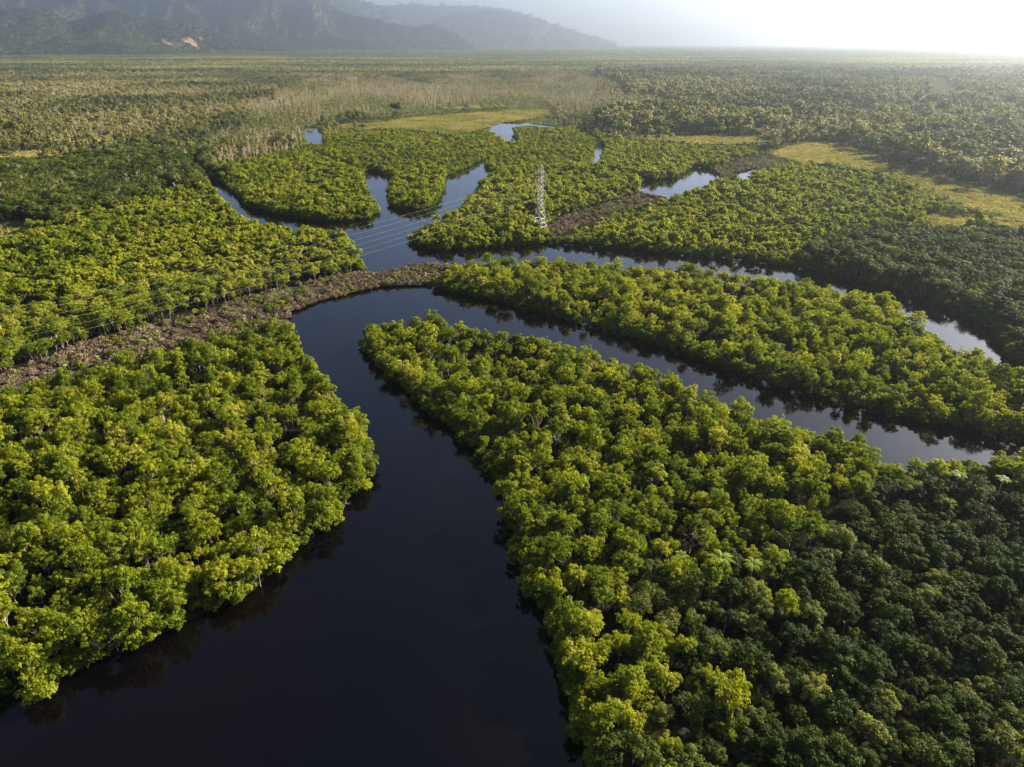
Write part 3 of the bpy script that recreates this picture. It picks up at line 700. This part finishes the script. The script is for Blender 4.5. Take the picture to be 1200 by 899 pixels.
def hill_h(T, Yy):
    Xx = T * Yy; h = np.full(T.shape, -60.0)
    for (ct, cz, cD), cF, back, sd_ in ridges:
        z = np.interp(T, ct, cz, left=cz[0], right=-80); D = np.interp(T, ct, cD); Fd = np.interp(T, ct, cF)
        warp = (fbm(Xx / 900, Yy / 900, 3, sd_ + 40) - .5) * .35
        u = (Yy - Fd) / (D - Fd) + warp * np.clip(1 - np.abs((Yy - D) / (D - Fd)), 0, 1) * np.clip((D - Yy) / 400, 0, 1)
        front = np.clip(u, 0, 1) ** .85
        bk = np.clip(1 - (Yy - D) / back, 0, 1)
        prof = np.where(Yy < D, front, bk)
        rg = ridged(Xx / 620 + 3 * sd_, Yy / 1300, 4, sd_ + 60)
        amp = .68 * np.clip(.1 + np.abs(Yy - D) / (.22 * (D - Fd)), 0, 1)
        hh = z * prof * np.clip(1 - amp * (1 - rg) * 2.0, .05, 1)
        hh = np.where(z < 0, -60, hh); hh = np.where(prof <= 0, -60, hh)
        h = np.maximum(h, hh)
    return h + (fbm(Xx / 60, Yy / 60, 3, 5) - .5) * 22 * (h > 0)
tt = np.linspace(-1.05, .17, 560); yy = np.concatenate([np.linspace(4200, 9500, 300), np.linspace(9540, 15400, 190)])
T, YY = np.meshgrid(tt, yy); ZZ = hill_h(T, YY)
ZZ = np.where(ZZ < 0, -1.5, ZZ)
idx = np.arange(T.size).reshape(T.shape)
F = np.stack([idx[:-1, :-1], idx[:-1, 1:], idx[1:, 1:], idx[1:, :-1]], -1).reshape(-1, 4)
zq = ZZ.ravel()[F].max(1); F = F[zq > 0]
Vh = np.stack([T * YY, YY, ZZ], -1).reshape(-1, 3)
used, inv = np.unique(F, return_inverse=True)
link('hills', np_mesh('hills', Vh[used], inv.reshape(F.shape), [M_HILL], True), kind='structure')

# bare earth slips on the front hill: thin sheets draped on the slope, found where the sight line meets it
def hit_hill(px, py):
    d = ray(px, py)
    ys = np.arange(4300, 7500, 6.0); X_ = d[0] / d[1] * ys; Z_ = CAM_H + d[2] / d[1] * ys
    hh = hill_h(X_ / ys, ys); m = np.where((hh > Z_) & (hh > 0))[0]
    if len(m) == 0: return None
    return X_[m[0]], ys[m[0]], hh[m[0]]
scar_masks = [([(189, 47), (196, 50), (204, 55), (202, 56), (194, 54), (190, 51)],), ([(211, 45), (222, 44), (228, 48), (233, 54), (233, 59), (226, 56), (218, 52), (212, 50)],), ([(232, 45), (237, 45), (239, 49), (234, 49)],)]
slip_pts = []
slip_labels = ['small red earth slip on the wooded hill foot', 'larger red earth slip on the wooded hill foot', 'small pale earth slip above the larger red one']
for (poly,), lb in zip(scar_masks, slip_labels):
    hp = [hit_hill(*p) for p in poly]
    hp = [h for h in hp if h is not None]
    if len(hp) < 3: print('slip missing'); continue
    c = np.mean(hp, 0)
    pts = []
    for k in range(len(hp)):
        a_, b_ = np.array(hp[k]), np.array(hp[(k + 1) % len(hp)])
        for q in range(4): pts.append(a_ + (b_ - a_) * q / 4)
    rings = []
    for s in (0.02, .3, .6, .85):
        for p in pts:
            q = c + (p - c) * s; z = hill_h(np.array([q[0] / q[1]]), np.array([q[1]]))[0]
            rings.append((q[0], q[1], z + 11 + 4 * (1 - s)))
    n = len(pts); F = []
    for r_ in range(3):
        for k in range(n): F.append((r_ * n + k, r_ * n + (k + 1) % n, (r_ + 1) * n + (k + 1) % n, (r_ + 1) * n + k))
    link('earth_slip', np_mesh('earth_slip', rings, F, [M_SCAR], True), kind='structure', label=lb)
    slip_pts.append((c[0], c[1], max(np.hypot(*(np.array(p)[:2] - c[:2])) for p in hp)))

# far forest: plain from 2.6 km to the horizon, and the slopes of the hills
out = []
for y0, y1, s, k in ((2640, 6200, 56, 1.0), (6200, 15300, 125, 2.2)):
    P = cand(s, y0, y1, 300)
    Tn = P[:, 0] / P[:, 1]; h = hill_h(Tn, P[:, 1])
    m = h < 6
    P = P[m]; out.append((np.column_stack([P, np.full(len(P), .4)]), np.full(len(P), k), np.zeros((len(P), 3)), np.zeros(len(P))))
for y0, y1, s, k in ((4200, 9300, 33, .60), (9300, 15300, 80, 1.35)):
    P = cand(s, y0, y1, 300); P = P[P[:, 0] / P[:, 1] < .17]
    h = hill_h(P[:, 0] / P[:, 1], P[:, 1]); m = h >= 6; P = P[m]; h = h[m]
    for sx, sy, sr in slip_pts:
        mm = np.hypot(P[:, 0] - sx, P[:, 1] - sy) > sr * .6 + 12; P = P[mm]; h = h[mm]
    e = 25.0
    hx = hill_h((P[:, 0] + e) / P[:, 1], P[:, 1]); hy = hill_h(P[:, 0] / (P[:, 1] + e), P[:, 1] + e)
    gxx = np.clip((hx - h) / e, -1.2, 1.2); gyy = np.clip((hy - h) / e, -1.2, 1.2)
    rt = np.column_stack([np.arctan(gyy), -np.arctan(gxx), np.zeros(len(P))])
    out.append((np.column_stack([P, h - 6]), np.full(len(P), k), rt, np.ones(len(P))))
P3 = np.concatenate([o[0] for o in out]); kk = np.concatenate([o[1] for o in out]); rt = np.concatenate([o[2] for o in out]); onhill = np.concatenate([o[3] for o in out])
n = len(P3)
ti = np.clip(.10 + 1.7 * (fbm(P3[:, 0] * .0016, P3[:, 1] * .0034, 4, 13) - .3) + .1 * rng.normal(size=n), 0, 1)
ti = np.where(onhill > 0, ti * .30, np.where(P3[:, 1] > 5200, ti * .5, ti * .85))
rt[:, 2] = rng.integers(0, 4, n) * math.pi / 2
scatter('far_forest', P3, patches, rng.integers(0, 4, n), rt, np.column_stack([kk, kk, kk ** .5]), ti,
        label='unbroken hazy forest reaching to the horizon and over the hills', category='forest')
print('far', n)

# ------------------------------------------------------------------ single plants
def palm_mesh(n=11, L=2.6, width=.5, droop=1.0):
    V = []; Fq = []; vv = []
    for k in range(n):
        an = 6.283 * k / n + rng.normal() * .15; el = .5 + .5 * rng.random()
        dirx, diry = math.cos(an), math.sin(an); pr = None
        seg = 8
        for s in range(seg + 1):
            t = s / seg; r = L * t * math.cos(el * (1 - t * .3)); z = L * (math.sin(el) * t - droop * .75 * t * t)
            c = np.array([dirx * r, diry * r, z]); sd2 = np.array([-diry, dirx, 0])
            w = width * math.sin(math.pi * min(1, t * .9 + .12)) ** .7
            if s < seg:
                for side in (-1, 1):
                    for q in range(2):
                        tq = t + q * .5 / seg
                        base = c + np.array([dirx, diry, -.3]) * (L / seg * .5 * q)
                        tip = base + sd2 * side * w + np.array([dirx * .25, diry * .25, -.25 * w])
                        bw = np.array([dirx, diry, 0]) * .11
                        i0 = len(V); V += [base - bw, base + bw, tip + bw * .3, tip - bw * .3]; Fq.append((i0, i0 + 1, i0 + 2, i0 + 3)); vv += [rng.random()] * 4
    return np.array(V), np.array(Fq), np.array(vv)
def palm(px, py, s, label, mat=M_PALM, tint=.6, droop=1.0):
    x, y = unproj(px, py, 8.5 * s)
    t = thing('palm_tree', label, 'palm', (x, y, .3), 'palms among the broadleaf trees'); t.scale = (s, s, s); t.rotation_euler = (0, 0, rng.random() * 6)
    v, f = tube([(0, 0, 0), (.15, .1, 4), (.1, .3, 8.2)], [.2, .15, .11], 6)
    link('trunk', np_mesh('trunk', v, f, [M_BARK], True), t)
    V, Fq, vv = palm_mesh(droop=droop); V[:, 0] += .1; V[:, 1] += .3; V[:, 2] += 8.2
    cr = link('crown', np_mesh('crown', V, Fq, [mat], attrs={'v': vv}), t); cr['tint'] = tint
palm(845, 653, 1.15, 'tallest lime-yellow palm standing above the dark wood')
palm(798, 652, .7, 'small lime palm just beside the tallest palm')
palm(884, 661, .9, 'lime palm with spreading fronds on the far side of the tallest palm', tint=.4)
palm(1122, 556, .9, 'lime palm near the river bend at the dark wood edge', tint=.7)
palm(1175, 562, .8, 'arching green palm above the dark wood close to the inlet', tint=.2)
palm(802, 858, .5, 'dry palm with hanging straw-coloured dead fronds', mat=M_DRYF, tint=.8, droop=1.7)
palm(760, 892, .6, 'small lime palm near the dry palm', tint=.8)
palm(843, 800, .6, 'short lime palm between dark broadleaf crowns', tint=.7)

def bare_tree(px, py, zt, s, k, label, mat=None, lean=(0, 0), group=None, small=False):
    x, y = unproj(px, py, zt)
    fo = (snag_small if small else snag)[k % (3 if small else 5)]
    me = np_mesh('dead_tree', fo.v, fo.f, [mat or fo.mat], True)
    o = link('dead_tree', me); o.location = (x, y, .2); o.scale = (s, s, s); o.rotation_euler = (lean[0], lean[1], rng.random() * 6)
    o['label'] = label; o['category'] = 'dead tree'
    if group: o['group'] = group
snl = ['tallest pale snag', 'pale snag leaning toward the meadow', 'slender pale snag', 'short forked pale snag', 'broken pale snag', 'twiggy pale snag', 'thick pale snag', 'crooked pale snag', 'thin outermost pale snag']
snp = [(-6, 230, 1.05), (2, 238, .8), (8, 232, .9), (14, 240, .7), (18, 234, .95), (23, 243, .6), (27, 238, .8), (5, 250, .6), (33, 245, .65)]
for k, ((px, py, s), l) in enumerate(zip(snp, snl)):
    bare_tree(px, py + 12, .5, s, k, l + ' beside the small golden meadow', lean=(rng.normal() * .12, rng.normal() * .18), group='bare trees by the small meadow')
bare_tree(145, 750, 1., .8, 0, 'bleached twiggy branches hanging over the water at the left bank', lean=(.5, .3), small=True)
bare_tree(396, 596, .5, .6, 1, 'dark reddish fallen branches standing in the water off the bank', mat=M_BARK, lean=(.4, .7), small=True)
bare_tree(172, 583, 6, 1.0, 2, 'grey bare treetop among the bright mangroves of the left bank', lean=(0, .2), small=True)
bare_tree(150, 207, 10, 1.1, 3, 'pinkish bare tree above the dark belt of wood', lean=(0, .1))

# solitary round tree in the dead belt
f = make_form('round_tree', 8.5, 15, 30, 70, .9, M_DARK, flat=.75, trunk_r=.5)
x, y = unproj(465, 133, 0)
tree_thing('round_tree', f, x, y, .3, 1.0, 1., 0, .25, 'big round dark tree standing alone before the pale dead trees', 'tree', None)

# ------------------------------------------------------------------ pylon
bx, by = unproj(632.5, 273.5, .5)
pyl = thing('pylon', 'white lattice steel pylon rising from the mangroves beside the river', 'pylon', (bx, by, .4))
# corridor direction from the clearing's centre line
ca = unproj(60, 434, .7); cb = unproj(400, 337, .7)
dirv = (cb - ca) / np.linalg.norm(cb - ca)
yaw = math.atan2(dirv[1], dirv[0]); pyl.rotation_euler = (0, 0, yaw)     # local x runs along the line, y across it
HT = 37.0
def half(z):
    return float(np.interp(z, [0, 9, 17, 37], [3.5, 2.2, 1.25, 1.0]))
def strut(a, b, r=.1):
    return tube([a, b], [r, r], 4)
for sx, sy in ((-1, -1), (1, -1), (1, 1), (-1, 1)):
    pts = [(sx * half(z), sy * half(z), z) for z in (0, 9, 17, 27, 37)]
    v, f_ = tube(pts, [.19, .17, .14, .12, .1], 4); link('leg', np_mesh('leg', v, f_, [M_STEEL]), pyl)
    v, f_ = tube([(sx * 3.5, sy * 3.5, -1.5), (sx * 3.5, sy * 3.5, .35)], [.6, .5], 8)
    ft = link('footing', np_mesh('footing', v, f_, [M_CONC]), pyl)
parts = []
lv = [0, 4.5, 9, 13, 17, 19.5, 22, 24.5, 27, 29.5, 32, 34.5, 37]
cs_ = [(-1, -1), (1, -1), (1, 1), (-1, 1)]
for i in range(len(lv) - 1):
    z0, z1 = lv[i], lv[i + 1]
    for k in range(4):
        (ax, ay), (b2x, b2y) = cs_[k], cs_[(k + 1) % 4]
        h0, h1 = half(z0), half(z1)
        r = .085 if z0 < 17 else .065
        parts.append(strut((ax * h0, ay * h0, z0), (b2x * h1, b2y * h1, z1), r)); parts.append(strut((b2x * h0, b2y * h0, z0), (ax * h1, ay * h1, z1), r))
        if i: parts.append(strut((ax * h0, ay * h0, z0), (b2x * h0, b2y * h0, z0), r))
        if z0 < 9:   # secondary bracing in the spread base
            mz = (z0 + z1) / 2; hm = half(mz)
            parts.append(strut((ax * hm, ay * hm, mz), (b2x * hm, b2y * hm, mz), .07))
v, f_ = merge(parts); link('bracing', np_mesh('bracing', v, f_, [M_STEEL]), pyl)
tips = []
for z in (24.5, 29.5, 34.5):
    pa = []
    h0 = half(z); reach_ = 3.6
    for s in (-1, 1):
        for q in (-1, 1):
            pa.append(strut((q * h0, s * h0, z), (0, s * reach_, z), .08)); pa.append(strut((q * h0, s * h0, z + 2.2), (0, s * reach_, z), .07))
        pa.append(strut((-.5, s * 2.3, z), (.5, s * 2.3, z), .05)); pa.append(strut((0, s * 2.3, z), (0, s * 2.3, z + 1.1), .05))
        tips.append((s * reach_, z))
    v, f_ = merge(pa); link('cross_arm', np_mesh('cross_arm', v, f_, [M_STEEL]), pyl)
for ty, z in tips:
    pts = []; rr = []
    for k in range(13): pts.append((0, ty, z - .1 - k * .17)); rr.append(.17 if k % 2 else .07)
    v, f_ = tube(pts, rr, 8); link('insulator', np_mesh('insulator', v, f_, [M_GLASSY], True), pyl)
v, f_ = merge([strut((-1, -1, 37), (0, 0, 38.4)), strut((1, -1, 37), (0, 0, 38.4)), strut((1, 1, 37), (0, 0, 38.4)), strut((-1, 1, 37), (0, 0, 38.4))])
link('peak', np_mesh('peak', v, f_, [M_STEEL]), pyl)
# cables toward the next pylon, out of the picture on the left
across = np.array([-dirv[1], dirv[0]]); span = 430.0
lvl = {24.5: 'lowest', 29.5: 'middle', 34.5: 'topmost'}
def sidename(s): return 'near' if (across * s)[1] < 0 else 'far'
for ty, z in tips:
    zz = z - 2.2; P0 = np.array([bx, by]) + across * ty; P1 = P0 - dirv * span
    pts = []; n = 60
    for k in range(n + 1):
        t = k / n; q = P0 + (P1 - P0) * t; pts.append((q[0], q[1], .4 + zz - 4 * 9.0 * t * (1 - t)))
    v, f_ = tube(pts, [.013] * (n + 1), 5)
    o = link('power_cable', np_mesh('power_cable', v, f_, [M_WIRE], True))
    o['label'] = '%s power cable on the %s side of the pylon, sagging over the river' % (lvl[z], sidename(np.sign(ty))); o['category'] = 'cable'; o['group'] = 'cables hanging from the pylon'

# ------------------------------------------------------------------ haze
hz = bpy.data.materials.new('haze_air'); hz.use_nodes = True; nt = hz.node_tree; nt.nodes.clear()
o_ = nt.nodes.new('ShaderNodeOutputMaterial'); pv = nt.nodes.new('ShaderNodeVolumePrincipled')
pv.inputs['Color'].default_value = (.72, .84, 1.0, 1); pv.inputs['Density'].default_value = 1.0e-4; pv.inputs['Anisotropy'].default_value = .83
nt.links.new(pv.outputs[0], o_.inputs['Volume'])
x0, x1, y0, y1, z0, z1 = -16200, 14200, -420, 16000, -3.2, 860
bv = [(x, y, z) for z in (z0, z1) for y in (y0, y1) for x in (x0, x1)]
link('haze', np_mesh('haze', bv, [(0, 2, 3, 1), (4, 5, 7, 6), (0, 1, 5, 4), (2, 6, 7, 3), (0, 4, 6, 2), (1, 3, 7, 5)], [hz]), kind='stuff',
     label='pale sunlit haze filling the air over the delta', category='haze')

# ------------------------------------------------------------------ light
SUN_AZ, SUN_EL = 62.0, 27.0      # azimuth clockwise from the view direction
sl = bpy.data.lights.new('sun', 'SUN'); sl.energy = 5.0; sl.angle = R(.5); sl.color = (1, .87, .64)
so = bpy.data.objects.new('sun', sl); C.objects.link(so)
az = R(SUN_AZ); el = R(SUN_EL)
d = Vector((math.sin(az) * math.cos(el), math.cos(az) * math.cos(el), math.sin(el)))
so.rotation_euler = (-d).to_track_quat('-Z', 'Y').to_euler(); so.location = (200, 300, 300)
w = bpy.data.worlds.new('World'); scene.world = w; w.use_nodes = True
nt = w.node_tree; bg = nt.nodes['Background']; sk = nt.nodes.new('ShaderNodeTexSky'); sk.sky_type = 'NISHITA'
sk.sun_disc = False; sk.sun_elevation = el; sk.sun_rotation = az; sk.dust_density = 3.0; sk.air_density = .60; sk.ozone_density = 4.0
nt.links.new(sk.outputs[0], bg.inputs[0]); bg.inputs[1].default_value = .05
vs = scene.view_settings
vs.view_transform = 'Standard'; vs.look = 'None'; vs.gamma = 1; vs.exposure = 2.28; vs.use_curve_mapping = False
scene.render.engine = 'CYCLES'
cy = scene.cycles
cy.max_bounces = 6; cy.diffuse_bounces = 1; cy.glossy_bounces = 2; cy.transmission_bounces = 3; cy.volume_bounces = 0; cy.transparent_max_bounces = 8
cy.use_denoising = True; cy.sample_clamp_indirect = 4
